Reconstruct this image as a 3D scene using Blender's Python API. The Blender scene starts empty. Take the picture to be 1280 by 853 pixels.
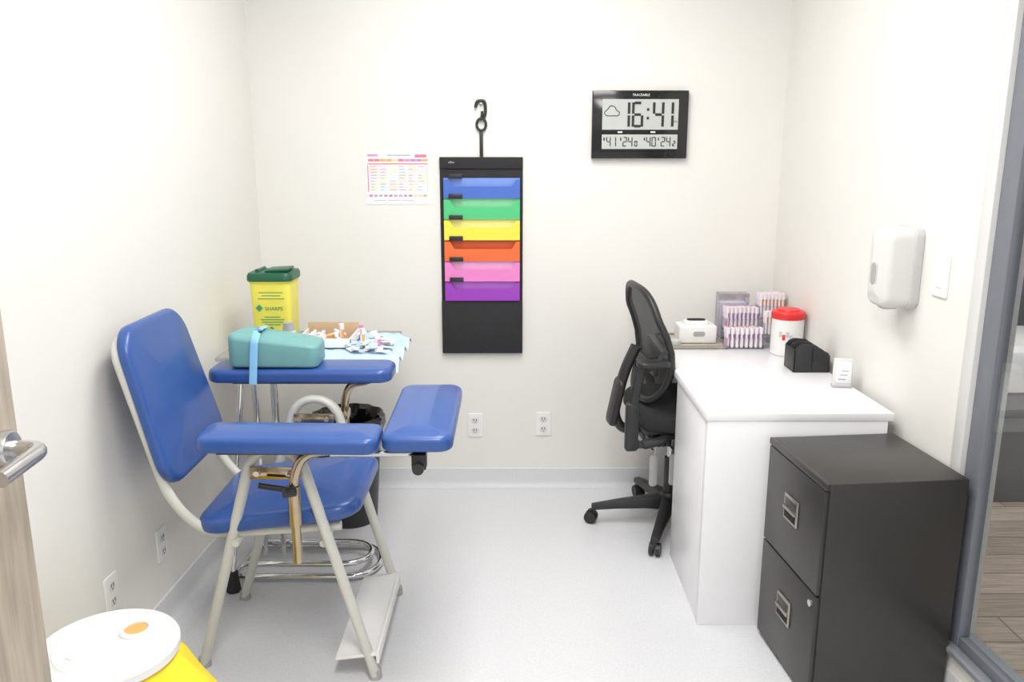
import bpy, bmesh, math, random
from mathutils import Matrix, Vector
random.seed(4)
SC = bpy.context.scene
PI = math.pi

# ------------------------------------------------------------------ materials
def mat(name, col, rough=.5, metal=0., var=.03, scale=25., bump=0., bscale=200., spec=.5, coat=0., emit=0., stretch=(1,1,1)):
    m = bpy.data.materials.new(name); m.use_nodes = True
    nt = m.node_tree; b = nt.nodes['Principled BSDF']
    tc = nt.nodes.new('ShaderNodeTexCoord')
    mp = nt.nodes.new('ShaderNodeMapping'); mp.inputs['Scale'].default_value = stretch
    nt.links.new(tc.outputs['Object'], mp.inputs['Vector'])
    n = nt.nodes.new('ShaderNodeTexNoise'); n.inputs['Scale'].default_value = scale; n.inputs['Detail'].default_value = 4
    nt.links.new(mp.outputs[0], n.inputs['Vector'])
    r = nt.nodes.new('ShaderNodeValToRGB')
    r.color_ramp.elements[0].position = .3; r.color_ramp.elements[1].position = .7
    r.color_ramp.elements[0].color = [max(0, c*(1-var)) for c in col] + [1]
    r.color_ramp.elements[1].color = [min(1, c*(1+var)) for c in col] + [1]
    nt.links.new(n.outputs['Fac'], r.inputs[0]); nt.links.new(r.outputs[0], b.inputs['Base Color'])
    b.inputs['Roughness'].default_value = rough; b.inputs['Metallic'].default_value = metal
    b.inputs['Specular IOR Level'].default_value = spec
    b.inputs['Coat Weight'].default_value = coat
    if emit:
        nt.links.new(r.outputs[0], b.inputs['Emission Color']); b.inputs['Emission Strength'].default_value = emit
    if bump:
        n2 = nt.nodes.new('ShaderNodeTexNoise'); n2.inputs['Scale'].default_value = bscale
        nt.links.new(mp.outputs[0], n2.inputs['Vector'])
        bp = nt.nodes.new('ShaderNodeBump'); bp.inputs['Strength'].default_value = bump; bp.inputs['Distance'].default_value = .002
        nt.links.new(n2.outputs['Fac'], bp.inputs['Height']); nt.links.new(bp.outputs[0], b.inputs['Normal'])
    return m

def clear_mat(name, tint=(1,1,1), gloss=.1, rough=.02):
    m = bpy.data.materials.new(name); m.use_nodes = True; nt = m.node_tree; nt.nodes.clear()
    o = nt.nodes.new('ShaderNodeOutputMaterial'); mx = nt.nodes.new('ShaderNodeMixShader')
    t = nt.nodes.new('ShaderNodeBsdfTransparent'); t.inputs[0].default_value = (*tint, 1)
    g = nt.nodes.new('ShaderNodeBsdfGlossy'); g.inputs['Roughness'].default_value = rough
    mx.inputs[0].default_value = gloss
    nt.links.new(t.outputs[0], mx.inputs[1]); nt.links.new(g.outputs[0], mx.inputs[2]); nt.links.new(mx.outputs[0], o.inputs[0])
    return m

def mesh_fabric(name):
    m = mat(name, (.02,.02,.022), .8, var=.1); nt = m.node_tree
    b = nt.nodes['Principled BSDF']; o = nt.nodes['Material Output']
    ck = nt.nodes.new('ShaderNodeTexChecker'); ck.inputs['Scale'].default_value = 260
    tc = nt.nodes['Texture Coordinate']; nt.links.new(tc.outputs['Object'], ck.inputs['Vector'])
    t = nt.nodes.new('ShaderNodeBsdfTransparent'); mx = nt.nodes.new('ShaderNodeMixShader')
    mul = nt.nodes.new('ShaderNodeMath'); mul.operation = 'MULTIPLY'; mul.inputs[1].default_value = .24
    nt.links.new(ck.outputs['Fac'], mul.inputs[0]); nt.links.new(mul.outputs[0], mx.inputs[0])
    nt.links.new(b.outputs[0], mx.inputs[1]); nt.links.new(t.outputs[0], mx.inputs[2]); nt.links.new(mx.outputs[0], o.inputs[0])
    return m

def plank_mat(name):
    m = mat(name, (.3,.25,.21), .45); nt = m.node_tree; b = nt.nodes['Principled BSDF']
    tc = nt.nodes['Texture Coordinate']
    mp = nt.nodes.new('ShaderNodeMapping'); mp.inputs['Rotation'].default_value = (0,0,0)
    br = nt.nodes.new('ShaderNodeTexBrick'); br.inputs['Scale'].default_value = 1
    br.inputs['Brick Width'].default_value = 1.1; br.inputs['Row Height'].default_value = .15
    br.inputs['Mortar Size'].default_value = .003
    br.inputs['Color1'].default_value = (.48,.395,.33,1); br.inputs['Color2'].default_value = (.33,.265,.215,1); br.inputs['Mortar'].default_value = (.16,.13,.11,1)
    nt.links.new(tc.outputs['Object'], mp.inputs[0]); nt.links.new(mp.outputs[0], br.inputs['Vector'])
    mp2 = nt.nodes.new('ShaderNodeMapping'); mp2.inputs['Scale'].default_value = (2,30,1)
    n = nt.nodes.new('ShaderNodeTexNoise'); n.inputs['Scale'].default_value = 3; n.inputs['Detail'].default_value = 6
    nt.links.new(tc.outputs['Object'], mp2.inputs[0]); nt.links.new(mp2.outputs[0], n.inputs['Vector'])
    mx = nt.nodes.new('ShaderNodeMix'); mx.data_type = 'RGBA'; mx.blend_type = 'OVERLAY'; mx.inputs[0].default_value = .7
    nt.links.new(br.outputs['Color'], mx.inputs[6]); nt.links.new(n.outputs['Fac'], mx.inputs[7])
    nt.links.new(mx.outputs[2], b.inputs['Base Color'])
    return m

M_wall = mat('wall_paint', (.79,.775,.74), .6, var=.01, scale=3, bump=.05, bscale=300)
M_floor = mat('vinyl_floor', (.68,.685,.71), .38, var=.05, scale=120, bump=.03)
M_cove = mat('cove_vinyl', (.64,.65,.67), .45, var=.03, scale=120)
M_ceil = mat('ceiling_tile', (.85,.85,.84), .9, var=.03, scale=80, bump=.1)
M_blue = mat('blue_vinyl', (.030,.088,.31), .33, var=.05, scale=8, bump=.10, bscale=350, coat=.15)
M_frame = mat('painted_grey_steel', (.60,.60,.55), .4, var=.02)
M_bronze = mat('brass_steel', (.46,.37,.26), .16, metal=1, var=.08)
M_chrome = mat('chrome', (.72,.72,.72), .08, metal=1, var=.02)
M_steel = mat('brushed_steel', (.60,.60,.60), .25, metal=1, var=.05)
M_pull = mat('pewter_pull', (.42,.40,.36), .3, metal=1, var=.05)
M_black = mat('black_plastic', (.020,.020,.022), .42, var=.1)
M_blackfab = mat('black_fabric', (.024,.024,.027), .9, var=.2, scale=200, bump=.3)
M_rubber = mat('black_rubber', (.02,.02,.02), .7)
M_cab = mat('black_cabinet_enamel', (.030,.028,.026), .33, var=.05, scale=300, bump=.12, bscale=500)
M_gap = mat('dark_gap', (.008,.008,.008), .8)
M_white = mat('white_laminate', (.84,.84,.86), .3, var=.01)
M_wplastic = mat('white_plastic', (.82,.82,.81), .35, var=.01)
M_gplastic = mat('grey_plastic', (.38,.38,.38), .4)
M_lgrey = mat('light_grey_plastic', (.55,.55,.55), .4)
M_disp = mat('dispenser_plastic', (.70,.69,.68), .35, var=.01)
M_yellow = mat('yellow_plastic', (.88,.80,.12), .4, var=.02)
M_ybag = mat('yellow_bag_film', (.90,.68,.03), .35, var=.06, scale=15, bump=.3, bscale=30)
M_green = mat('dark_green_plastic', (.01,.10,.05), .4)
M_dgreen = mat('green_print', (.05,.3,.12), .6)
M_teal = mat('teal_vinyl', (.17,.38,.375), .42, var=.05, scale=10, bump=.15, bscale=60)
M_strap = mat('light_blue_strap', (.26,.55,.82), .6)
M_pad = mat('blue_underpad', (.50,.68,.86), .8, var=.12, scale=40, bump=.6, bscale=40)
M_paper = mat('paper', (.83,.83,.85), .8, var=.01)
M_card = mat('cardboard', (.55,.40,.26), .8)
M_pink = mat('pink_cap', (.72,.28,.55), .4)
M_purple = mat('lavender_cap', (.52,.25,.64), .4)
M_orange = mat('orange_cap', (.85,.40,.13), .4)
M_red = mat('red_plastic', (.75,.03,.03), .35)
M_label = mat('tube_label', (.80,.74,.78), .6)
M_lcd = mat('lcd_glass', (.50,.52,.50), .25, var=.02)
M_ink = mat('lcd_segment', (.02,.02,.02), .5)
M_gloss = mat('gloss_black', (.012,.012,.012), .12)
M_tray = mat('beige_tray', (.50,.45,.38), .45)
M_glass = clear_mat('window_glass', (.90,.92,.92), .08)
M_acryl = clear_mat('clear_acrylic', (.93,.92,.95), .14, .08)
M_jamb = mat('grey_aluminium_frame', (.17,.18,.21), .4, var=.03)
M_sill = mat('silver_sill', (.50,.53,.58), .35, metal=.5)
M_hall = mat('hall_grey_paint', (.17,.17,.185), .6)
M_hall2 = mat('hall_dark_paint', (.07,.07,.08), .5)
M_meshf = mesh_fabric('mesh_fabric')
M_plank = plank_mat('plank_floor')
M_door = mat('door_wood', (.42,.36,.29), .5, var=.22, scale=9, stretch=(6,6,.5), bump=.1)
M_trim = mat('trim_paint', (.66,.66,.65), .45, var=.01)

# ------------------------------------------------------------------ helpers
class G:
    def __init__(s, name, loc=(0,0,0), rz=0., world=True):
        s.o = bpy.data.objects.new(name, None); s.o.empty_display_size = .05
        SC.collection.objects.link(s.o)
        s.o.location = loc; s.o.rotation_euler = (0,0,rz)
        s.M = Matrix.Translation(loc) @ Matrix.Rotation(rz, 4, 'Z')
        s.world = world
    def add(s, ob):
        ob.parent = s.o
        if s.world: ob.matrix_parent_inverse = s.M.inverted()

def fin(g, name, bm, m, smooth=True, ang=.6, M=None):
    if M is not None: bmesh.ops.transform(bm, matrix=M, verts=bm.verts)
    bmesh.ops.recalc_face_normals(bm, faces=bm.faces)
    me = bpy.data.meshes.new(name); bm.to_mesh(me); bm.free()
    for x in (m if isinstance(m, (list, tuple)) else [m]): me.materials.append(x)
    if smooth:
        for p in me.polygons: p.use_smooth = True
        me.set_sharp_from_angle(angle=ang)
    ob = bpy.data.objects.new(name, me); SC.collection.objects.link(ob)
    if g: g.add(ob)
    return ob

def bm_box(bm, lo, hi, bev=0., mi=0, seg=2):
    b2 = bmesh.new()
    vs = [b2.verts.new((x,y,z)) for x in (lo[0],hi[0]) for y in (lo[1],hi[1]) for z in (lo[2],hi[2])]
    for f in ((0,1,3,2),(4,6,7,5),(0,4,5,1),(2,3,7,6),(0,2,6,4),(1,5,7,3)): b2.faces.new([vs[i] for i in f])
    if bev: bmesh.ops.bevel(b2, geom=b2.edges[:], offset=bev, segments=seg, affect='EDGES', profile=.5)
    for f in b2.faces: f.material_index = mi
    t = bpy.data.meshes.new('t'); b2.to_mesh(t); b2.free(); bm.from_mesh(t); bpy.data.meshes.remove(t)

def box(g, name, lo, hi, m, bev=.002, M=None, seg=2):
    bm = bmesh.new(); bm_box(bm, lo, hi, bev, 0, seg); return fin(g, name, bm, m, M=M)

def cboxM(c, rx=0, ry=0, rz=0):
    return Matrix.Translation(c) @ Matrix.Rotation(rz,4,'Z') @ Matrix.Rotation(ry,4,'Y') @ Matrix.Rotation(rx,4,'X')

def rbox(g, name, c, size, m, bev=.003, rx=0, ry=0, rz=0, seg=2):
    h = [s/2 for s in size]
    return box(g, name, [-a for a in h], h, m, bev, cboxM(c,rx,ry,rz), seg)

def bm_cyl(bm, p0, p1, r, r2=None, seg=20, mi=0):
    p0 = Vector(p0); p1 = Vector(p1); d = p1-p0
    Mx = Matrix.Translation((p0+p1)/2) @ d.to_track_quat('Z','Y').to_matrix().to_4x4()
    n0 = len(bm.faces)
    bmesh.ops.create_cone(bm, cap_ends=True, segments=seg, radius1=r, radius2=r if r2 is None else r2, depth=d.length, matrix=Mx)
    bm.faces.ensure_lookup_table()
    for f in bm.faces[n0:]: f.material_index = mi

def cyl(g, name, p0, p1, r, m, r2=None, seg=24):
    bm = bmesh.new(); bm_cyl(bm, p0, p1, r, r2, seg); return fin(g, name, bm, m)

def lathe(g, name, prof, c, m, seg=48, sq=None, wob=None, mi=None):
    bm = bmesh.new(); rings = []
    for r, z in prof:
        ring = []
        for i in range(seg):
            a = 2*PI*i/seg; ca, sa = math.cos(a), math.sin(a)
            k = 1.
            if sq: k = 1/((abs(ca)**sq + abs(sa)**sq)**(1/sq))
            rr = r*k
            if wob: rr += wob(a, z)
            ring.append(bm.verts.new((c[0]+rr*ca, c[1]+rr*sa, c[2]+z)))
        rings.append(ring)
    for j in range(len(rings)-1):
        for i in range(seg):
            f = bm.faces.new((rings[j][i], rings[j][(i+1)%seg], rings[j+1][(i+1)%seg], rings[j+1][i]))
            if mi: f.material_index = mi[j]
    bm.faces.new(rings[0]); f = bm.faces.new(rings[-1])
    if mi: f.material_index = mi[-1]
    return fin(g, name, bm, m)

def fillet(pts, r, n=8, closed=False):
    P = [Vector(p) for p in pts]; out = []; N = len(P)
    for i in range(N):
        if not closed and i in (0, N-1): out.append(P[i]); continue
        a, b, c = P[i-1], P[i], P[(i+1)%N]
        ra = min(r, (a-b).length*.49, (c-b).length*.49)
        s = b+(a-b).normalized()*ra; e = b+(c-b).normalized()*ra
        for k in range(n+1):
            t = k/n; out.append(s*(1-t)**2 + b*2*t*(1-t) + e*t*t)
    return out

def tube(g, name, pts, r, m, fil=.05, closed=False, seg=14, flat=None):
    """sweep a circle (or ellipse: flat=(normal axis vector, factor)) along a filleted path"""
    P = fillet(pts, fil, closed=closed) if fil else [Vector(p) for p in pts]
    Q = [P[0]]
    for p in P[1:]:
        if (p-Q[-1]).length > 1e-5: Q.append(p)
    if closed and (Q[0]-Q[-1]).length < 1e-5: Q.pop()
    P = Q; N = len(P); bm = bmesh.new(); rings = []
    up = None
    for i in range(N):
        if closed: t = (P[(i+1)%N]-P[i-1]).normalized()
        elif i == 0: t = (P[1]-P[0]).normalized()
        elif i == N-1: t = (P[-1]-P[-2]).normalized()
        else: t = (P[i+1]-P[i-1]).normalized()
        if up is None:
            up = Vector(flat[0]) if flat else (Vector((0,0,1)) if abs(t.z) < .9 else Vector((0,1,0)))
        if flat: up = Vector(flat[0])
        u = (up - t*up.dot(t)).normalized(); v = t.cross(u); up = u
        k = flat[1] if flat else 1.
        rings.append([bm.verts.new(P[i] + u*(r*k*math.cos(2*PI*j/seg)) + v*(r*math.sin(2*PI*j/seg))) for j in range(seg)])
    for i in range(N if closed else N-1):
        A, B = rings[i], rings[(i+1)%N]
        for j in range(seg): bm.faces.new((A[j], A[(j+1)%seg], B[(j+1)%seg], B[j]))
    if not closed: bm.faces.new(rings[0]); bm.faces.new(rings[-1])
    return fin(g, name, bm, m, ang=1.0)

def bm_pad(bm, w, l, t, rad, edge=.02, dome=.008, taper=0., warp=None):
    """upholstered / rounded slab in local XY, z 0..t"""
    rings = []
    lev = []
    for k in range(5):
        a = PI/2*k/4; lev.append((edge*.6*(1-math.sin(a)), edge*.6*(1-math.cos(a))))
    for k in range(7):
        a = PI/2*k/6; lev.append((edge*(1-math.cos(a)), t-dome-edge*(1-math.sin(a))))
    mn = min(w,l)/2
    for s in (.25,.5,.75): lev.append((edge+(mn-edge)*s*.9, t-dome+dome*(1-(1-s)**2)))
    for ins, z in lev:
        hw, hl = w/2-ins, l/2-ins; rr = max(.002, min(rad-ins*.8, hw, hl)); ring = []
        for q, (sx, sy) in enumerate(((1,1),(-1,1),(-1,-1),(1,-1))):
            for k in range(9):
                a = PI/2*q + PI/2*k/8
                x = sx*(hw-rr)+rr*math.cos(a); y = sy*(hl-rr)+rr*math.sin(a)
                x *= 1+taper*y/(l/2)
                p = Vector((x,y,z))
                if warp: p = warp(p)
                ring.append(bm.verts.new(p))
        rings.append(ring)
    n = len(rings[0])
    for j in range(len(rings)-1):
        for i in range(n): bm.faces.new((rings[j][i], rings[j][(i+1)%n], rings[j+1][(i+1)%n], rings[j+1][i]))
    bm.faces.new(rings[0]); bm.faces.new(rings[-1])

def pad(g, name, w, l, t, rad, m, M, **k):
    bm = bmesh.new(); bm_pad(bm, w, l, t, rad, **k); return fin(g, name, bm, m, ang=1.2, M=M)

def frame_M(o, x, y, z):
    M = Matrix.Identity(4)
    for i, v in enumerate((x,y,z)):
        for j in range(3): M[j][i] = v[j]
    for j in range(3): M[j][3] = o[j]
    return M

def prism(g, name, pts, vec, m, bev=0.):
    bm = bmesh.new(); a = [bm.verts.new(p) for p in pts]; b = [bm.verts.new(Vector(p)+Vector(vec)) for p in pts]
    bm.faces.new(a); bm.faces.new(b[::-1]); n = len(a)
    for i in range(n): bm.faces.new((a[i], a[(i+1)%n], b[(i+1)%n], b[i]))
    if bev: bmesh.ops.bevel(bm, geom=bm.edges[:], offset=bev, segments=2, affect='EDGES', profile=.5)
    return fin(g, name, bm, m)

def text(g, name, s, size, loc, m, M=None, align='CENTER', ext=.0004):
    cu = bpy.data.curves.new(name, 'FONT'); cu.body = s; cu.size = size; cu.extrude = ext; cu.align_x = align; cu.align_y = 'CENTER'
    tmp = bpy.data.objects.new('tmp', cu); SC.collection.objects.link(tmp)
    bpy.context.view_layer.update()
    me = bpy.data.meshes.new_from_object(tmp.evaluated_get(bpy.context.evaluated_depsgraph_get()))
    bpy.data.objects.remove(tmp)
    R = M if M is not None else Matrix.Rotation(PI/2, 4, 'X')
    me.transform(Matrix.Translation(loc) @ R)
    me.materials.clear(); me.materials.append(m)
    ob = bpy.data.objects.new(name, me); SC.collection.objects.link(ob)
    if g: g.add(ob)
    return ob

# ------------------------------------------------------------------ room shell (walls very slightly splayed)
YB = 3.68; H = 2.6
def WX(y): return 1.165+(YB-y)*.058
def WL(y): return -1.112-(YB-y)*.042
box(None, 'floor', (-1.36,-1.2,-.1), (1.30,YB+.1,0), M_floor, 0)
box(None, 'ceiling', (-1.4,-1.2,H), (1.45,YB+.1,H+.1), M_ceil, 0)
box(None, 'wall_back', (-1.112,YB,0), (1.165,YB+.1,H), M_wall, 0)
prism(None, 'wall_left', [(WL(-1.2),-1.2,0),(WL(YB+.1),YB+.1,0),(WL(YB+.1)-.1,YB+.1,0),(WL(-1.2)-.1,-1.2,0)], (0,0,H), M_wall)
def rw(name, y0, y1, z0, z1, m, x0=0., x1=.1):
    return prism(None, name, [(WX(y0)+x0,y0,z0),(WX(y1)+x0,y1,z0),(WX(y1)+x1,y1,z0),(WX(y0)+x1,y0,z0)], (0,0,z1-z0), m)
rw('wall_right', 2.23, YB+.1, 0, H, M_wall)
rw('wall_right_lower', -1.2, 2.229, 0, .15, M_wall)
rw('wall_right_upper', -1.2, 2.229, 2.3, H, M_wall)
# cove baseboards
def cove(name, a, b, n):
    a = Vector(a); b = Vector(b); n = Vector(n); prof = [(0,0),(.035,0),(.022,.004),(.012,.013),(.006,.03),(.005,.088),(.004,.092),(0,.094)]
    bm = bmesh.new(); A = []; B = []
    for d, z in prof:
        A.append(bm.verts.new(a+n*d+Vector((0,0,z)))); B.append(bm.verts.new(b+n*d+Vector((0,0,z))))
    k = len(prof)
    for i in range(k): bm.faces.new((A[i],A[(i+1)%k],B[(i+1)%k],B[i]))
    bm.faces.new(A); bm.faces.new(B[::-1])
    fin(None, name, bm, M_cove, ang=1.0)
cove('baseboard_back', (WL(YB),YB,.0005), (WX(YB),YB,.0005), (0,-1,0))
cove('baseboard_left', (WL(-1.2),-1.2,.0005), (WL(YB),YB,.0005), (1,0,0))
cove('baseboard_right', (WX(-1.2),-1.2,.0005), (WX(YB),YB,.0005), (-1,0,0))

# window / sidelight in right wall
g = G('window_1', (1.29,2.1,.15))
def rwp(name, y0, y1, z0, z1, m, x0, x1, bev=.002):
    return prism(g, name, [(WX(y0)+x0,y0,z0),(WX(y1)+x0,y1,z0),(WX(y1)+x1,y1,z0),(WX(y0)+x1,y0,z0)], (0,0,z1-z0), m, bev)
rwp('trim_return', 2.180, 2.228, .165, 2.3, M_trim, -.006, .1)
rwp('jamb', 2.112, 2.179, .165, 2.3, M_jamb, .008, .040)
rwp('sill', -1.1, 2.225, .152, .168, M_sill, -.02, .1)
rwp('bottom_rail', -1.1, 2.111, .17, .20, M_jamb, .010, .038)
rwp('head_rail', -1.1, 2.111, 2.24, 2.3, M_jamb, .010, .038)
rwp('glass', -1.1, 2.113, .19, 2.25, M_glass, .020, .026, 0)

# adjoining hall seen through the glass
box(None, 'hall_floor', (1.36,-1.2,-.1), (4.6,5.2,-.001), M_plank, 0)
box(None, 'wall_hall_back', (1.36,4.9,0), (4.6,5.0,H), M_hall, 0)
box(None, 'wall_hall_right', (4.5,-1.2,0), (4.6,4.9,H), M_hall, 0)
box(None, 'ceiling_hall', (1.46,-1.2,H), (4.6,5.0,H+.1), M_ceil, 0)
g = G('reception_counter', (2.4,3.4,0))
box(g, 'counter_body', (2.05,3.5,.0), (3.6,3.9,.5), M_hall, .003)
box(g, 'counter_top', (2.0,3.4,.54), (3.65,3.95,.72), M_white, .006)
g = G('hall_door', (2.6,4.9,0))
box(g, 'leaf', (2.35,4.86,0), (2.85,4.899,2.2), M_hall2, .003)
box(g, 'door_glass', (2.42,4.853,1.0), (2.78,4.861,2.0), M_gloss, .002)
g = G('wall_poster', (3.1,4.895,1.3))
box(g, 'sheet', (2.88,4.88,.95), (3.4,4.897,1.6), M_yellow, .001)
box(g, 'orange_band', (2.89,4.876,1.0), (3.38,4.881,1.25), M_orange, .001)

# ------------------------------------------------------------------ entry door (open, left)
g = G('door_1', (-.96,.6,0))
box(g, 'leaf', (-.982,.58,.01), (-.937,1.5,2.1), M_door, .002)
lathe(g, 'rose', [(.034,0),(.034,.010),(.030,.018),(.016,.020)], (0,0,0), M_steel, 32).matrix_basis = Matrix.Translation((-.937,1.450,1.008)) @ Matrix.Rotation(PI/2,4,'Y')
tube(g, 'lever', [(-.93,1.450,1.008),(-.862,1.450,1.008),(-.860,1.31,1.003)], .0150, M_steel, .03)
box(g, 'latch_plate', (-.973,1.499,.94), (-.946,1.502,1.05), M_steel, .0005)

# ------------------------------------------------------------------ phlebotomy chair
g = G('phlebotomy_chair', (-.68,2.45,0))
YN, YF = 2.215, 2.70
for nm, y, yl in (('near', YN, YN+.06), ('far', YF, YF-.03)):
    pts = [(-.944,yl,.012)]
    cx, cz, R = -.668, .645, .082
    a0 = math.radians(163); a1 = math.radians(17)
    arc = [(cx+R*math.cos(a0+(a1-a0)*k/16), y, cz+R*math.sin(a0+(a1-a0)*k/16)) for k in range(17)]
    pts += arc + [(-.41,y,.012)]
    tube(g, 'leg_frame_'+nm, pts, .0155, M_frame, 0, flat=((0,1,0),1.3))
    for x, yy in ((-.944,yl),(-.41,y)):
        cyl(g, 'foot_tip', (x,yy,0), (x,yy,.028), .020, M_gplastic, .018)
    box(g, 'clamp_plate_'+nm, (-.735,y-.026,.644), (-.60,y-.016,.680), M_bronze, .002)
    for x in (-.715,-.625): cyl(g, 'bolt', (x,y-.032,.662), (x,y-.01,.662), .008, M_steel)
# back / seat rail
zt = 1.02
tube(g, 'back_rail', [(-.50,2.255,.475),(-.90,2.255,.448),(-.992,2.245,.56),(-1.112,2.250,zt),(-1.112,2.640,zt),(-.992,2.645,.56),(-.90,2.635,.448),(-.50,2.635,.475)], .0145, M_frame, .07)
for x in (-.80,-.545): cyl(g, 'cross_bar', (x,YN,.435), (x,YF,.435), .011, M_frame)
# seat
up = Vector((-.12,0,1)).normalized(); xa = Vector((1,0,.12)).normalized()
pad(g, 'seat_cushion', .485, .455, .062, .08, M_blue, frame_M((-.682,2.445,.480), xa, Vector((0,1,0)), up), edge=.024, dome=.014)
# backrest
ya = Vector((-.115,0,.44)).normalized(); na = Vector((.44,0,.115)).normalized()
pad(g, 'back_cushion', .445, .475, .052, .085, M_blue, frame_M((-1.052,2.445,.825), Vector((0,1,0)), ya, na), edge=.020, dome=.014, taper=-.075)
for z in (.72,.93):
    x = -1.052-(z-.825)*.26-.01
    box(g, 'back_strap', (x-.006,2.25,z-.015), (x+.004,2.64,z+.015), M_frame, .002)
# near arm
pad(g, 'arm_cushion_near', .49, .155, .052, .035, M_blue, cboxM((-.605,2.165,.754), ry=.012), edge=.016, dome=.008)
box(g, 'arm_board_near', (-.80,2.12,.742), (-.42,2.21,.756), M_black, .003)
tube(g, 'arm_post_near', [(-.50,2.165,.738),(-.575,2.165,.73),(-.607,2.165,.66),(-.607,2.165,.405)], .0135, M_bronze, .06)
cyl(g, 'post_sleeve', (-.607,2.165,.52), (-.607,2.165,.635), .018, M_bronze)
cyl(g, 'lever', (-.70,2.155,.640), (-.61,2.15,.628), .008, M_black)
cyl(g, 'lever_knob', (-.625,2.13,.628), (-.600,2.15,.625), .014, M_black)
# swing pad in front
pad(g, 'swing_cushion', .195, .50, .058, .04, M_blue, cboxM((-.258,2.365,.754), rx=.02), edge=.018, dome=.012)
box(g, 'swing_board', (-.31,2.18,.738), (-.20,2.56,.752), M_black, .003)
tube(g, 'swing_arm', [(-.50,2.165,.730),(-.27,2.165,.730),(-.25,2.22,.730)], .009, M_steel, .03)
box(g, 'swing_clamp', (-.275,2.14,.69), (-.235,2.18,.735), M_black, .004)
cyl(g, 'swing_knob', (-.255,2.12,.70), (-.255,2.145,.70), .016, M_black)
# far arm
pad(g, 'arm_cushion_far', .62, .17, .050, .045, M_blue, cboxM((-.715,2.765,.784)), edge=.018, dome=.004)
box(g, 'arm_board_far', (-.95,2.72,.772), (-.48,2.81,.786), M_black, .003)
tube(g, 'arm_post_far', [(-.50,2.765,.77),(-.56,2.765,.76),(-.58,2.765,.70),(-.58,2.765,.45)], .0135, M_bronze, .05)
box(g, 'post_bracket_far', (-.62,2.71,.648), (-.56,2.765,.676), M_bronze, .002)
box(g, 'post_bracket_near', (-.625,2.17,.655), (-.59,2.205,.672), M_bronze, .002)
# foot rest
prism(g, 'foot_plate', [(-.525,2.20,.075),(-.400,2.20,.090),(-.400,2.69,.090),(-.525,2.69,.075)], (.0,0,-.010), M_wplastic, .003)
box(g, 'foot_plate_lip', (-.404,2.20,.055), (-.394,2.69,.098), M_wplastic, .003)

# bolster on far arm
g = G('positioning_bolster', (-.80,2.76,.835))
def wb(p):
    k = (p.x+.15)/.30
    s = 1.0-.34*k
    return Vector((p.x, p.y*(1-.1*k), p.z*s + .004*math.sin(p.x*60)*math.sin(p.y*40)))
pad(g, 'cushion', .30, .155, .135, .03, M_teal, cboxM((-.80,2.765,.8345)), edge=.022, dome=.018, warp=wb)
g = G('tourniquet_strap', (-.86,2.7,.84))
tube(g, 'band', [(-.843,2.78,.962),(-.846,2.70,.958),(-.852,2.680,.93),(-.858,2.672,.845),(-.862,2.668,.785)], .013, M_strap, .01, flat=((0,1,.3),.12))

# ------------------------------------------------------------------ instrument stand
g = G('instrument_stand', (-.78,3.1,0))
box(g, 'table_top', (-1.08,2.93,.796), (-.46,3.40,.812), M_steel, .004)
for k, (dz, ins) in enumerate(((.018,0),(.05,.035))):
    x1 = -.50-ins; y0, y1 = 2.79+ins, 3.04-ins
    arc = [(x1-.10+.10*math.sin(PI*t/12), (y0+y1)/2-(y1-y0)/2*math.cos(PI*t/12), dz) for t in range(13)]
    tube(g, 'base_loop', [(-1.0,y0,dz)]+arc+[(-1.0,y1,dz)], .011, M_chrome, 0)
for x, y in ((-.955,2.97),(-.885,2.97)): cyl(g, 'upright', (x,y,.02), (x,y,.80), .011, M_chrome)
cyl(g, 'front_leg', (-1.0,2.72,.05), (-.985,2.94,.80), .010, M_chrome)
cyl(g, 'rubber_foot', (-1.0,2.72,0), (-1.0,2.725,.075), .026, M_rubber, .017)
cyl(g, 'base_tie', (-1.0,2.72,.05), (-1.0,3.04,.03), .010, M_chrome)
cyl(g, 'rear_leg', (-1.0,3.38,0), (-1.0,3.38,.80), .011, M_chrome)
cyl(g, 'rear_tie', (-1.0,3.03,.02), (-1.0,3.38,.02), .010, M_chrome)

# underpad draped
g = G('absorbent_underpad', (-.62,3.08,.815))
bm = bmesh.new(); nx, ny = 44, 30; V = []
for i in range(nx+1):
    row = []
    for j in range(ny+1):
        x = -.84+.43*i/nx; y = 2.895+.42*j/ny
        z = .8155+.004*abs(math.sin(x*47+y*23))+.003*abs(math.sin(y*61-x*13))
        ox = max(0, x+.462); oy = max(0, 2.93-y)
        z -= ox*.8*(.6+.4*math.sin(y*40)) + oy*.9*(.7+.3*math.sin(x*38))
        row.append(bm.verts.new((x,y,z)))
    V.append(row)
for i in range(nx):
    for j in range(ny): bm.faces.new((V[i][j],V[i+1][j],V[i+1][j+1],V[i][j+1]))
fin(g, 'sheet', bm, M_pad, ang=3)

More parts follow.
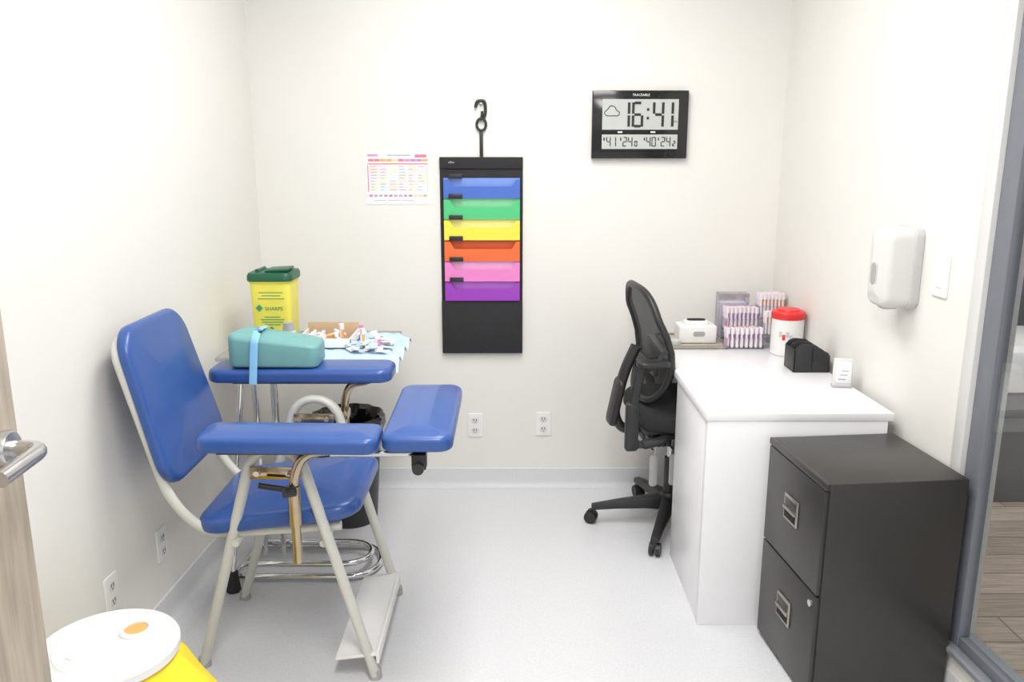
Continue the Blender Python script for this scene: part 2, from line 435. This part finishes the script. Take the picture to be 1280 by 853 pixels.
# supplies on underpad
g = G('blood_draw_supplies', (-.68,3.1,.82))
box(g, 'cardboard_tray_base', (-.80,3.02,.823), (-.60,3.20,.829), M_card, .001)
for lo, hi in (((-.80,3.02,.823),(-.60,3.024,.862)),((-.80,3.196,.823),(-.60,3.20,.890)),((-.80,3.02,.823),(-.796,3.20,.866)),((-.604,3.02,.823),(-.60,3.20,.866))):
    box(g, 'cardboard_side', lo, hi, M_card if lo[1] > 3.1 else M_paper, .0005)
bm = bmesh.new()
for k in range(16):
    x = -.785+.17*random.random(); y = 3.04+.13*random.random(); z = .838+.014*random.random()
    a = random.random()*PI; dx, dy = .035*math.cos(a), .02*math.sin(a)
    bm_cyl(bm, (x-dx,y-dy,z), (x+dx,y+dy,z+.012), .006, seg=10, mi=random.choice((0,0,3,4)))
    if k % 4 == 0: bm_cyl(bm, (x+dx,y+dy,z+.012), (x+dx*1.4,y+dy*1.4,z+.016), .008, seg=10, mi=(1,2)[k//4 % 2])
for k in range(26):
    x = -.600+.135*random.random(); y = 2.95+.26*random.random(); a = random.random()*PI
    b2 = bmesh.new(); bm_box(b2, (-.024,-.014,0), (.024,.014,.004), .001, 0)
    bmesh.ops.transform(b2, matrix=Matrix.Translation((x,y,.825+.022*random.random())) @ Matrix.Rotation(a,4,'Z') @ Matrix.Rotation(.5*(random.random()-.5),4,'X') @ Matrix.Rotation(.4*(random.random()-.5),4,'Y'), verts=b2.verts)
    mi = random.choice((0,0,0,3,4))
    for f in b2.faces: f.material_index = mi
    t = bpy.data.meshes.new('t'); b2.to_mesh(t); b2.free(); bm.from_mesh(t); bpy.data.meshes.remove(t)
for x, y in ((-.655,3.13),(-.56,3.04)):
    bm_cyl(bm, (x,y,.822), (x,y,.875), .009, seg=12, mi=0); bm_cyl(bm, (x,y,.875), (x,y,.897), .010, seg=12, mi=1)
for x, y in ((-.50,3.02),(-.60,3.22)):
    bm_cyl(bm, (x,y,.822), (x,y,.862), .012, seg=12, mi=0); bm_cyl(bm, (x,y,.862), (x,y,.873), .012, seg=12, mi=2)
fin(g, 'tubes_and_packets', bm, [M_paper, M_orange, M_pink, M_label, M_pad])
g = G('sanitizer_bottle', (-.83,3.03,.82))
cyl(g, 'body', (-.815,2.97,.822), (-.815,2.97,.905), .024, M_wplastic)
cyl(g, 'cap', (-.815,2.97,.905), (-.815,2.97,.935), .022, M_gplastic, .018)

# sharps container
g = G('sharps_container', (-.92,3.2,.813))
c = (-.922,3.2,.814)
lathe(g, 'body', [(.068,0),(.072,.006),(.079,.238),(.083,.242),(.083,.250)], c, M_yellow, 64, sq=7)
lathe(g, 'lid', [(.084,.247),(.087,.249),(.087,.268),(.082,.278),(.05,.281)], c, M_green, 64, sq=7)
rbox(g, 'lid_flap', (c[0]+.025,c[1]-.01,c[2]+.286), (.09,.10,.010), M_green, .004, ry=-.06)
cyl(g, 'lid_hinge', (c[0]-.05,c[1]-.05,c[2]+.283), (c[0]-.05,c[1]+.05,c[2]+.283), .007, M_green)
yf = c[1]-.0805
for k, (w, z) in enumerate(((.09,.205),(.07,.193),(.10,.181),(.06,.11),(.09,.10),(.08,.09),(.06,.08))):
    rbox(g, 'print_line', (c[0]+.005,yf+.003+(.2-z)*.018,c[2]+z), (w,.0015,.003), M_dgreen, 0)
text(g, 'print_title', 'SHARPS', .020, (c[0]+.014,yf+.003,c[2]+.142), M_dgreen)
rbox(g, 'print_diamond', (c[0]-.042,yf+.003,c[2]+.145), (.02,.002,.02), M_dgreen, 0, ry=PI/4)
for k in range(3):
    a = PI/2+k*2*PI/3
    bm = bmesh.new()
    bmesh.ops.create_circle(bm, segments=16, radius=.009, cap_ends=True, matrix=Matrix.Translation((c[0]+.011*math.cos(a), yf+.004, c[2]+.052+.011*math.sin(a)))@Matrix.Rotation(PI/2,4,'X'))
    fin(g, 'biohazard_lobe', bm, M_dgreen)

# wastebasket
g = G('wastebasket', (-.69,3.32,0))
lathe(g, 'bin', [(.105,.0),(.11,.01),(.140,.43),(.148,.44),(.148,.455),(.138,.455),(.134,.43),(.10,.02)], (-.69,3.33,0), M_black, 40)
lathe(g, 'bag_rim', [(.145,.40),(.152,.43),(.156,.462),(.146,.472),(.130,.455),(.120,.40)], (-.69,3.33,0), M_gloss, 60, wob=lambda a,z: .004*math.sin(a*13)+.003*math.sin(a*7+z*90))

# biohazard pail
g = G('biohazard_waste_pail', (-.92,1.72,0))
pc = (-.925,1.70,0)
lathe(g, 'pail', [(.125,0),(.13,.01),(.143,.41),(.143,.415)], pc, M_yellow, 48)
def wbag(a, z):
    if z > .40: return 0
    d = math.atan2(math.sin(a-.1), math.cos(a-.1))
    return (.006*math.sin(a*11+z*20)+.004*math.sin(a*19-z*35))*.8 + .075*math.exp(-(d/.55)**2)*min(1,(.41-z)/.12)
lathe(g, 'bag_skirt', [(.138,.06),(.160,.10),(.172,.20),(.172,.28),(.164,.34),(.154,.385),(.148,.41),(.144,.415)], pc, M_ybag, 96, wob=wbag)
lathe(g, 'lid', [(.150,.416),(.155,.418),(.156,.437),(.152,.443),(.146,.444),(.140,.437),(.128,.434),(.118,.438),(.112,.444),(.06,.446)], pc, M_wplastic, 64)
lathe(g, 'port_ring', [(.038,0),(.038,.006),(.034,.010),(.027,.010),(.0265,.004)], (pc[0]+.045,pc[1]+.05,.444), M_wplastic, 32)
lathe(g, 'port_plug', [(.0262,0),(.0262,.005),(.022,.006)], (pc[0]+.045,pc[1]+.05,.445), M_orange, 32)
lathe(g, 'lid_dimple', [(.016,0),(.016,.003),(.012,.004)], (pc[0]-.05,pc[1]-.05,.445), M_wplastic, 24)

# ------------------------------------------------------------------ outlets / switch
def outlet(loc, M):
    g = G('wall_outlet', loc)
    pad(g, 'plate', .072, .116, .006, .008, M_wplastic, M, edge=.003, dome=.001)
    for s in (-.024,.024):
        bm = bmesh.new(); bm_pad(bm, .034, .030, .0075, .012, edge=.001, dome=.0005)
        fin(g, 'socket', bm, M_disp, M=M @ Matrix.Translation((0,s,0)))
        for sx in (-.006,.006):
            box(g, 'slot', (sx-.0015,s-.002,.006), (sx+.0015,s+.008,.0080), M_gap, 0, M)
        box(g, 'ground_slot', (-.002,s-.010,.006), (.002,s-.006,.0080), M_gap, 0, M)
back = lambda x, z: frame_M((x,YB,z), (1,0,0), (0,0,1), (0,-1,0))
kl = Vector((.042,1,0)).normalized(); kr = Vector((-.058,1,0)).normalized()
leftw = lambda y, z: frame_M((WL(y),y,z), kl, (0,0,1), (kl.y,-kl.x,0))
rightw = lambda y, z: frame_M((WX(y),y,z), kr, (0,0,1), (-kr.y,kr.x,0))
outlet((-.171,YB,.304), back(-.171,.304)); outlet((.145,YB,.31), back(.145,.31))
outlet((WL(2.535),2.535,.275), leftw(2.535,.275)); outlet((WL(2.21),2.21,.28), leftw(2.21,.28))
g = G('light_switch', (WX(2.38),2.38,1.19)); Mx = rightw(2.38,1.19)
pad(g, 'plate', .075, .12, .008, .006, M_wplastic, Mx, edge=.003, dome=.001)
pad(g, 'rocker', .033, .066, .011, .003, M_white, Mx, edge=.002, dome=.001)

# soap dispenser
g = G('soap_dispenser', (1.2,2.56,1.2)); Mx = rightw(2.555,1.195)
pad(g, 'backplate', .135, .25, .03, .03, M_lgrey, Mx, edge=.006, dome=.001)
pad(g, 'housing', .128, .245, .105, .035, M_disp, Mx @ Matrix.Translation((0,0,.012)), edge=.024, dome=.010)
pad(g, 'window', .030, .070, .004, .0149, M_gplastic, Mx @ Matrix.Translation((0,-.02,.1145)), edge=.002, dome=.001)
pad(g, 'window_bezel', .045, .088, .003, .022, M_lgrey, Mx @ Matrix.Translation((0,-.02,.1135)), edge=.002, dome=.001)
box(g, 'nozzle', (-.02,-.13,.04), (.02,-.118,.085), M_lgrey, .004, Mx)

# ------------------------------------------------------------------ paper notice
g = G('wall_notice', (-.5,YB,1.43)); Y0 = YB-.002
box(g, 'sheet', (-.635,Y0,1.317), (-.359,YB,1.54), M_paper, 0)
cols = [mat('print_%d'%i, c, .7) for i, c in enumerate(((.72,.20,.28),(.82,.42,.14),(.72,.28,.50),(.42,.28,.62),(.86,.62,.42),(.40,.42,.50)))]
tints = [mat('tint_%d'%i, c, .8) for i, c in enumerate(((.82,.72,.66),(.78,.72,.78),(.82,.80,.66),(.72,.78,.82)))]
def mark(x0,z0,w,h,m,d=0): box(g, 'print', (x0,Y0-.0006-d,z0), (x0+w,Y0-d*.5,z0+h), m, 0)
mark(-.625,1.522,.045,.009,cols[2]); mark(-.54,1.524,.10,.005,cols[5]); mark(-.42,1.517,.05,.013,cols[0])
for i in range(10): mark(-.622+.026*i,1.500,.024,.011,cols[(0,0,1,1,4,0,2,3,3,1)[i]])
mark(-.625,1.488,.26,.005,cols[0])
for i in range(6):
    for r in range(9):
        mark(-.617+.041*i,1.4745-.0125*r,.039,.011,tints[(i+r//3)%4])
        if random.random() < .8: mark(-.612+.041*i,1.478-.0125*r,.012+.016*random.random(),.0025,cols[5],.0004)
mark(-.626,1.372,.004,.112,cols[0]); mark(-.370,1.372,.004,.112,cols[4])
for i in range(12): mark(-.622+.0215*i,1.350,.015,.009,cols[(0,2,5,3,0,5,2,3,0,4,4,1)[i]])
for i in range(3): mark(-.60+.06*i,1.333,.05,.0025,cols[5])

# ------------------------------------------------------------------ hanging file organiser
g = G('hanging_file_organizer', (-.133,YB,1.08))
xa0, xa1 = -.313, .047
box(g, 'back_board', (xa0,YB-.010,.652), (xa1,YB-.001,1.519), M_blackfab, .002)
box(g, 'header', (xa0,YB-.016,1.470), (xa1,YB-.010,1.519), M_blackfab, .002)
Z = [1.4306,1.345,1.255,1.164,1.072,.982,.895]
PC = [(.075,.16,.56),(.09,.56,.22),(.88,.76,.08),(.82,.16,.045),(.82,.24,.58),(.33,.05,.50)]
PB = [(.20,.32,.76),(.25,.68,.38),(.92,.86,.28),(.58,.09,.03),(.90,.42,.72),(.46,.14,.62)]
x0, x1 = -.296, .034
for i in range(6):
    zt, zb = Z[i], Z[i+1]
    mf = mat('pocket_%d'%i, PC[i], .4, var=.04, scale=6); mb = mat('pocket_back_%d'%i, PB[i], .4)
    h = zt-zb
    prism(g, 'pocket_back', [(x0,YB-.011,zb),(x1,YB-.011,zb),(x1,YB-.020,zt),(x0,YB-.020,zt)], (0,-.0015,0), mb)
    prism(g, 'pocket_front', [(x0,YB-.030,zb+.001),(x1,YB-.030,zb+.001),(x1,YB-.034,zt-.006),(x1-.015,YB-.034,zt-.006),(x1-.035,YB-.034,zt-h*.42),(x0+.045,YB-.034,zt-h*.42),(x0+.025,YB-.034,zt-.006),(x0,YB-.034,zt-.006)], (0,-.0015,0), mf)
    for sx in (x0,x1-.004): prism(g, 'pocket_side', [(sx,YB-.011,zb),(sx,YB-.033,zb),(sx,YB-.035,zt-.006),(sx,YB-.011,zt-.006)], (.004,0,0), mf)
    box(g, 'pocket_bottom', (x0,YB-.033,zb), (x1,YB-.011,zb+.002), mf, 0)
    box(g, 'index_tab', (x0+.022,YB-.042,zt-.002), (x0+.082,YB-.034,zt+.018), M_black, .002)
box(g, 'lower_pocket', (xa0,YB-.026,.652), (xa1,YB-.010,.893), M_blackfab, .004)
box(g, 'strap', (-.139,YB-.014,1.515), (-.124,YB-.008,1.635), M_black, .001)
text(g, 'logo', 'office', .012, (-.262,YB-.0165,1.497), M_lgrey)
ring = [(-.131+.020*math.sin(2*PI*k/20), YB-.012, 1.655-.025*math.cos(2*PI*k/20)) for k in range(20)]
tube(g, 'hook_ring', ring, .0055, M_black, 0, closed=True)
tube(g, 'hook', [(-.125,YB-.012,1.672),(-.113,YB-.012,1.70),(-.113,YB-.012,1.735),(-.118,YB-.012,1.752),(-.150,YB-.012,1.752),(-.155,YB-.012,1.725)], .007, M_black, .014)
tube(g, 'hook_gate', [(-.137,YB-.012,1.672),(-.128,YB-.012,1.69),(-.128,YB-.012,1.71)], .005, M_black, .01)
cyl(g, 'wall_pin', (-.132,YB,1.742), (-.132,YB-.02,1.742), .004, M_lgrey)

# ------------------------------------------------------------------ wall clock
g = G('digital_wall_clock', (.544,YB,1.65))
box(g, 'case', (.340,YB-.028,1.513), (.7475,YB-.001,1.794), M_gloss, .004)
yc = YB-.0285
box(g, 'lcd_main', (.383,yc-.001,1.633), (.705,yc,1.758), M_lcd, 0)
box(g, 'lcd_lower', (.383,yc-.001,1.553), (.705,yc,1.613), M_lcd, 0)
SEG = {'0':'abcdef','1':'bc','2':'abged','4':'fgbc','6':'afgedc','8':'abcdefg'}
def digit(bm, ch, x, z, w, h, t):
    s = {'a':((x+t,z+h-t),(x+w-t,z+h)),'g':((x+t,z+h/2-t/2),(x+w-t,z+h/2+t/2)),'d':((x+t,z),(x+w-t,z+t)),
         'f':((x,z+h/2+t*.3),(x+t,z+h-t*.3)),'b':((x+w-t,z+h/2+t*.3),(x+w,z+h-t*.3)),'e':((x,z+t*.3),(x+t,z+h/2-t*.3)),'c':((x+w-t,z+t*.3),(x+w,z+h/2-t*.3))}
    for k in SEG[ch]:
        (a,b),(c_,d) = s[k]; bm_box(bm, (a,yc-.002,b), (c_,yc-.001,d))
bm = bmesh.new()
for ch, x in (('1',.452),('6',.508),('4',.596),('1',.637)): digit(bm, ch, x, 1.642, .049, .106, .011)
for z in (1.675,1.71): bm_box(bm, (.571,yc-.002,z), (.581,yc-.001,z+.011))
for s, x in (('41',.402),('24',.472),('0',.522),('40',.572),('24',.634),('2',.684)):
    for k, ch in enumerate(s):
        sm = len(s) == 1
        digit(bm, ch, x+k*.023, 1.563, .013 if sm else .019, .024 if sm else .040, .004)
for x in (.390,.461,.562,.622): bm_box(bm, (x,yc-.002,1.588), (x+.005,yc-.001,1.600))
fin(g, 'segments', bm, M_ink, smooth=False)
tube(g, 'cloud_icon', [(.398,yc-.001,1.69),(.390,yc-.001,1.705),(.405,yc-.001,1.715),(.415,yc-.001,1.732),(.435,yc-.001,1.728),(.442,yc-.001,1.712),(.457,yc-.001,1.705),(.452,yc-.001,1.69)], .0018, M_ink, .008, closed=True, seg=6)
text(g, 'brand_print', 'TRACEABLE', .014, (.545,yc,1.775), M_wplastic)
text(g, 'day_print', 'PM', .012, (.694,yc-.001,1.665), M_ink)
for x in (.46,.60): rbox(g, 'label_print', (x,yc,1.623), (.02,.001,.006), M_wplastic, 0)

# ------------------------------------------------------------------ desk
g = G('desk', (.9,3.08,0))
prism(g, 'desk_top', [(.612,2.495,.714),(1.200,2.495,.714),(1.158,3.655,.714),(.612,3.655,.714)], (0,0,.026), M_white, .0015)
box(g, 'end_panel', (.617,2.498,0), (1.185,2.524,.713), M_white, .001)
box(g, 'pedestal_body', (.619,2.5255,.0), (1.16,3.0,.713), M_white, .001)
box(g, 'modesty_panel', (1.122,3.002,.25), (1.138,3.62,.712), M_white, .001)
box(g, 'far_panel', (.66,3.612,0), (1.12,3.634,.712), M_white, .001)

# ------------------------------------------------------------------ filing cabinet (drawers face -X)
g = G('filing_cabinet', (1.022,2.287,0), math.radians(5.5), world=False)
w, l, h = .2025, .192, .675
box(g, 'shell', (-w+.012,-l,.012), (w,l,h), M_cab, .004)
box(g, 'plinth', (-w+.02,-l+.01,0), (w-.01,l-.01,.014), M_gap, .001)
box(g, 'top_lip', (-w,-l,h-.020), (-w+.014,l,h), M_cab, .003)
for a, b in ((.018,.338),(.344,.652)):
    box(g, 'drawer_front', (-w,-l+.006,a), (-w+.016,l-.006,b), M_cab, .003)
    zc = a+(b-a)*.56
    box(g, 'pull_frame', (-w-.006,-.045,zc-.040), (-w+.001,.045,zc+.040), M_pull, .003)
    box(g, 'pull_recess', (-w-.0068,-.037,zc-.032), (-w-.005,.037,zc-.004), M_gap, .0002)
    box(g, 'label_window', (-w-.0068,-.037,zc+.006), (-w-.005,.037,zc+.030), M_cab, .0002)
    box(g, 'pull_bar', (-w-.012,-.04,zc-.006), (-w-.004,.04,zc+.004), M_pull, .002)
cyl(g, 'lock', (-w-.006,-l+.03,.310), (-w+.002,-l+.03,.310), .010, M_steel)

# ------------------------------------------------------------------ office chair
g = G('office_chair', (.662,3.275,0), math.radians(7), world=False)
for k in range(5):
    a = math.radians(180+72*k-9); d = Vector((math.cos(a), math.sin(a), 0)); n = Vector((-d.y, d.x, 0))
    bm = bmesh.new(); R = []
    for s, hw, z0, z1 in ((.02,.030,.075,.135),(.10,.026,.078,.125),(.22,.021,.072,.105),(.325,.017,.062,.085)):
        R.append([bm.verts.new(d*s+n*q*hw+Vector((0,0,z))) for q, z in ((-1,z0),(1,z0),(.8,z1),(-.8,z1))])
    for i in range(3):
        for j in range(4): bm.faces.new((R[i][j],R[i][(j+1)%4],R[i+1][(j+1)%4],R[i+1][j]))
    bm.faces.new(R[0]); bm.faces.new(R[-1])
    bmesh.ops.bevel(bm, geom=bm.edges[:], offset=.004, segments=2, affect='EDGES', profile=.5)
    fin(g, 'star_leg', bm, M_black)
    p = d*.315; q = n if k != 0 else Vector((.5,.85,0)).normalized()
    e = Vector((-q.y,q.x,0))*.012
    for s in (-1,1):
        c0 = p+e+q*s*.006+Vector((0,0,.027)); cyl(g, 'caster_wheel', c0, c0+q*s*.016, .027, M_black, .025)
    bm = bmesh.new(); bm_cyl(bm, p+Vector((0,0,.04)), p+Vector((0,0,.075)), .009); bm_cyl(bm, p+e-q*.012+Vector((0,0,.04)), p+e+q*.012+Vector((0,0,.04)), .020); fin(g, 'caster_hood', bm, M_black)
lathe(g, 'hub', [(.04,.07),(.045,.08),(.045,.12),(.034,.145),(.03,.15)], (0,0,0), M_black, 32)
cyl(g, 'gas_sleeve', (0,0,.14), (0,0,.30), .026, M_black); cyl(g, 'gas_lift', (0,0,.30), (0,0,.42), .016, M_steel)
box(g, 'mechanism', (-.15,-.09,.405), (.14,.09,.465), M_black, .012)
box(g, 'seat_plate', (-.16,-.16,.455), (.20,.16,.480), M_black, .006)
for i in range(5): cyl(g, 'adjust_ring', (-.15+.020*i,-.15,.43), (-.138+.020*i,-.15,.43), .026, M_black)
for x in (-.135,-.055):
    cyl(g, 'lever_rod', (x,-.08,.42), (x,-.19,.40), .005, M_steel)
    pad(g, 'lever_paddle', .032, .13, .014, .013, M_gplastic, frame_M((x,-.195,.325), (1,0,0), (0,0,1), (0,-1,0)), edge=.005, dome=.002)
pad(g, 'seat_cushion', .47, .48, .095, .10, M_blackfab, cboxM((.065,0,.480)), edge=.035, dome=.015)
# back
ZC, HZ = .80, .225
def bx(z):
    t = (z-.575)/.45
    return -.146+.035*math.sin(PI*min(1,t*1.3))-.050*max(0,t-.35)**1.3
def bw(z):
    t = (z-.575)/.45
    return .178+.055*math.sin(PI*(t*.80+.08))
def bcurve(y, z): return bx(z)+ .022*(y/.22)**2
out = []
for k in range(60):
    a = 2*PI*k/60; cz, cy = math.sin(a), math.cos(a)
    e = 2/3.4
    z = ZC+HZ*math.copysign(abs(cz)**e, cz); y = bw(z)*math.copysign(abs(cy)**e, cy)
    out.append((bcurve(y,z), y, z))
tube(g, 'back_frame', out, .0145, M_black, 0, closed=True, seg=10)
bm = bmesh.new(); V = []
for i in range(25):
    cz = -1+2*i/24; z = ZC+(HZ-.004)*cz; s = (1-abs(cz)**3.4)**(1/3.4) if abs(cz) < 1 else 0
    s = max(s, .3)
    V.append([bm.verts.new((bcurve(bw(z)*s*q/8,z), bw(z)*s*q/8*.98, z)) for q in range(-8,9)])
for i in range(24):
    for j in range(16): bm.faces.new((V[i][j],V[i][j+1],V[i+1][j+1],V[i+1][j]))
fin(g, 'back_mesh', bm, M_meshf, ang=3)
pad(g, 'lumbar_bar', .36, .05, .018, .02, M_black, frame_M((bx(.72)-.012,0,.72), (0,1,0), (0,0,1), (-1,0,0)), edge=.006, dome=.003)
tube(g, 'back_support', [(-.08,0,.440),(-.215,0,.430),(-.250,0,.50),(-.210,0,.68),(-.165,0,.78)], .020, M_black, .07, flat=((0,1,0),1.8))
pad(g, 'support_cover', .10, .20, .030, .03, M_black, frame_M((-.232,-.0,.55), (0,1,0), Vector((.2,0,1)).normalized(), Vector((-1,0,.2)).normalized()), edge=.012, dome=.005)
# near arm pushed back, far arm lower and tucked forward
tube(g, 'arm_upright', [(-.02,-.14,.468),(-.12,-.255,.468),(-.245,-.265,.45),(-.245,-.265,.60),(-.215,-.262,.765)], .013, M_black, .05, flat=((1,0,0),1.5))
pad(g, 'arm_sleeve', .05, .19, .03, .014, M_black, frame_M((-.245,-.250,.53), (1,0,0), (0,0,1), (0,-1,0)), edge=.008, dome=.003)
tube(g, 'arm_brace', [(-.235,-.262,.73),(-.15,-.262,.77),(-.125,-.262,.82)], .010, M_black, .03)
pad(g, 'arm_pad', .125, .075, .026, .03, M_black, cboxM((-.170,-.262,.762)), edge=.010, dome=.004)
tube(g, 'arm_upright', [(.0,.14,.468),(.0,.265,.48),(-.02,.270,.56),(-.04,.268,.64)], .013, M_black, .04, flat=((1,0,0),1.5))
pad(g, 'arm_pad', .19, .075, .026, .03, M_black, cboxM((-.03,.268,.632)), edge=.010, dome=.004)

# ------------------------------------------------------------------ items on desk
T = .7405
g = G('serving_tray', (.77,3.49,T))
pad(g, 'tray', .26, .25, .008, .02, M_tray, cboxM((.77,3.49,T)), edge=.003, dome=.0005)
rim = [(.64,3.365,T+.010),(.90,3.365,T+.010),(.90,3.615,T+.010),(.64,3.615,T+.010)]
tube(g, 'rim', rim, .006, M_pull, .02, closed=True)
g = G('glove_box', (.78,3.48,T+.01))
box(g, 'carton', (.705,3.43,T+.009), (.865,3.54,T+.085), M_wplastic, .008, seg=4)
pad(g, 'carton_top', .11, .075, .024, .03, M_wplastic, cboxM((.785,3.485,T+.080)), edge=.010, dome=.004)
pad(g, 'opening', .08, .036, .003, .0179, M_gap, cboxM((.785,3.480,T+.1030)), edge=.001, dome=.0005)
pad(g, 'side_label', .05, .022, .001, .010, M_gplastic, frame_M((.79,3.4305,T+.05), (1,0,0), (0,0,1), (0,-1,0)), edge=.0003, dome=.0001)
g = G('tape_roll', (.685,3.40,T))
lathe(g, 'roll', [(.022,0),(.030,.001),(.030,.022),(.022,.023)], (.680,3.405,T+.009), M_lgrey, 32)

def rack(name, x0, x1, y0, y1, zb, nx, ny, hh, capm, riser=0):
    g = G(name, ((x0+x1)/2,(y0+y1)/2,T))
    bm = bmesh.new(); z = zb
    if riser: bm_box(bm, (x0,y0,T), (x1,y1,zb-.001), .002, 3)
    bm_box(bm, (x0,y0,z), (x1,y1,z+.006), .001, 3); bm_box(bm, (x0,y0,z+hh*.5), (x1,y1,z+hh*.5+.004), .001, 3)
    for x in (x0,x1-.004): bm_box(bm, (x,y0,z), (x+.004,y1,z+hh*.5), .0005, 3)
    for i in range(nx):
        for j in range(ny):
            x = x0+.011+(x1-x0-.022)*i/(nx-1); y = y0+.011+(y1-y0-.022)*j/max(1,ny-1)
            hh2 = hh+.003*random.random()
            bm_cyl(bm, (x,y,z+.006), (x,y,z+hh2*.55), .0062, seg=10, mi=2 if capm is M_purple and j == 0 else 0)
            bm_cyl(bm, (x,y,z+hh2*.55), (x,y,z+hh2-.024), .0063, seg=10, mi=0)
            bm_cyl(bm, (x,y,z+hh2-.024), (x,y,z+hh2), .0086, seg=10, mi=1)
    fin(g, 'rack_and_tubes', bm, [M_label, capm, M_pink if capm is M_purple else M_paper, M_acryl])
rack('test_tube_rack', .885, 1.045, 3.36, 3.42, T+.001, 8, 3, .085, M_purple)
rack('test_tube_rack', .905, 1.050, 3.46, 3.53, T+.055, 8, 3, .10, M_purple, 1)
rack('test_tube_rack', 1.050, 1.165, 3.48, 3.55, T+.105, 7, 3, .105, M_orange, 1)
rack('test_tube_rack', 1.05, 1.150, 3.395, 3.435, T+.05, 6, 2, .10, M_orange, 1)
g = G('acrylic_bin', (.95,3.58,T))
bm = bmesh.new()
for lo, hi in (((.90,3.56,T),(1.03,3.563,T+.20)),((.90,3.62,T),(1.03,3.623,T+.20)),((.90,3.56,T),(.903,3.62,T+.20)),((1.027,3.56,T),(1.03,3.62,T+.20)),((.90,3.56,T),(1.03,3.62,T+.003))): bm_box(bm, lo, hi)
fin(g, 'bin', bm, M_acryl)
box(g, 'contents', (.906,3.566,T+.004), (1.024,3.616,T+.16), M_paper, .004)

g = G('disinfectant_wipes_canister', (1.112,3.29,T))
c = (1.113,3.29,T)
lathe(g, 'canister', [(.060,0),(.063,.004),(.063,.150),(.060,.154)], c, M_wplastic, 48)
lathe(g, 'lid', [(.065,.148),(.066,.150),(.066,.172),(.061,.178),(.046,.180),(.044,.186),(.02,.189)], c, M_red, 48)
for k in range(4):
    a = -2.3+.22*k
    rbox(g, 'label_print', (c[0]+.0632*math.cos(a), c[1]+.0632*math.sin(a), c[2]+.09-.012*(k%2)), (.012,.001,.022), M_red if k == 1 else M_lgrey, 0, rz=a+PI/2)

g = G('pen_organizer', (1.11,3.05,T)); X0, X1, Ya, Yb = 1.045, 1.178, 2.99, 3.10
P2 = [(X0,T),(X0,T+.085),(X0+.012,T+.100),(X0+.03,T+.108),(X0+.075,T+.104),(X1-.03,T+.086),(X1-.008,T+.074),(X1,T+.062),(X1,T)]
for y, w in ((Ya,.004),((Ya+Yb)/2,.004),(Yb-.004,.004)):
    prism(g, 'divider', [(x,y,z) for x, z in P2], (0,w,0), M_black, .001)
box(g, 'floor_plate', (X0,Ya,T), (X1,Yb,T+.004), M_black, .001)
box(g, 'side', (X0,Ya,T), (X0+.004,Yb,T+.085), M_black, .001); box(g, 'side', (X1-.004,Ya,T), (X1,Yb,T+.062), M_black, .001)
box(g, 'side', (X0+.065,Ya,T), (X0+.069,Yb,T+.095), M_black, .001)

g = G('card_holder', (1.155,2.8,T))
rbox(g, 'holder', (1.15,2.80,T+.05), (.062,.022,.10), M_disp, .003, rz=-.2)
rbox(g, 'card', (1.150,2.787,T+.055), (.05,.002,.075), M_paper, .0005, rz=-.2)
for k in range(4): rbox(g, 'print', (1.145+.004*k,2.7858,T+.03+.015*k), (.025,.001,.003), M_gplastic, 0, rz=-.2)
rbox(g, 'base', (1.15,2.80,T+.003), (.066,.045,.006), M_acryl, .001, rz=-.2)

# ------------------------------------------------------------------ lighting
def troffer(x, y, power, zz=H, sx=.6, sy=1.2):
    g = G('ceiling_light_panel', (x,y,zz))
    for lo, hi in (((x-sx/2-.02,y-sy/2-.02,zz-.02),(x+sx/2+.02,y-sy/2,zz)),((x-sx/2-.02,y+sy/2,zz-.02),(x+sx/2+.02,y+sy/2+.02,zz)),
                   ((x-sx/2-.02,y-sy/2,zz-.02),(x-sx/2,y+sy/2,zz)),((x+sx/2,y-sy/2,zz-.02),(x+sx/2+.02,y+sy/2,zz))):
        box(g, 'frame', lo, hi, M_wplastic, .001)
    L = bpy.data.lights.new('panel_light', 'AREA'); L.shape = 'RECTANGLE'; L.size = sx; L.size_y = sy; L.energy = power; L.color = (1,.988,.965)
    o = bpy.data.objects.new('panel_light', L); SC.collection.objects.link(o); o.location = (x,y,zz-.012); g.add(o)
troffer(0, 2.4, 34); troffer(0, .7, 44); troffer(2.9, 2.6, 55)
# world gradient added for fill and reflection contrast: dim hallway below horizon, brighter above
W = bpy.data.worlds.new('World'); SC.world = W; W.use_nodes = True
nt = W.node_tree; bg = nt.nodes['Background']; tc = nt.nodes.new('ShaderNodeTexCoord'); sp = nt.nodes.new('ShaderNodeSeparateXYZ'); rp = nt.nodes.new('ShaderNodeValToRGB')
mr = nt.nodes.new('ShaderNodeMapRange'); mr.inputs['From Min'].default_value = -1; mr.inputs['From Max'].default_value = 1
nt.links.new(tc.outputs['Generated'], sp.inputs[0]); nt.links.new(sp.outputs['Z'], mr.inputs['Value']); nt.links.new(mr.outputs[0], rp.inputs[0]); nt.links.new(rp.outputs[0], bg.inputs[0])
e = rp.color_ramp.elements
e[0].position = .30; e[0].color = (.45,.44,.43,1); e[1].position = .62; e[1].color = (1,.99,.97,1)
k = e.new(.47); k.color = (.50,.49,.48,1); k = e.new(.52); k.color = (.95,.94,.92,1)
bg.inputs[1].default_value = 1.25

# ------------------------------------------------------------------ camera
cd = bpy.data.cameras.new('camera'); cam = bpy.data.objects.new('camera', cd); SC.collection.objects.link(cam)
cd.sensor_width = 36; cd.lens = 1040/1280*36; cd.clip_start = .02
cam.location = (0,0,1.54); cam.rotation_euler = (math.radians(90-12.8),0,0)
SC.camera = cam
SC.view_settings.view_transform = 'Standard'
SC.view_settings.look = 'None'
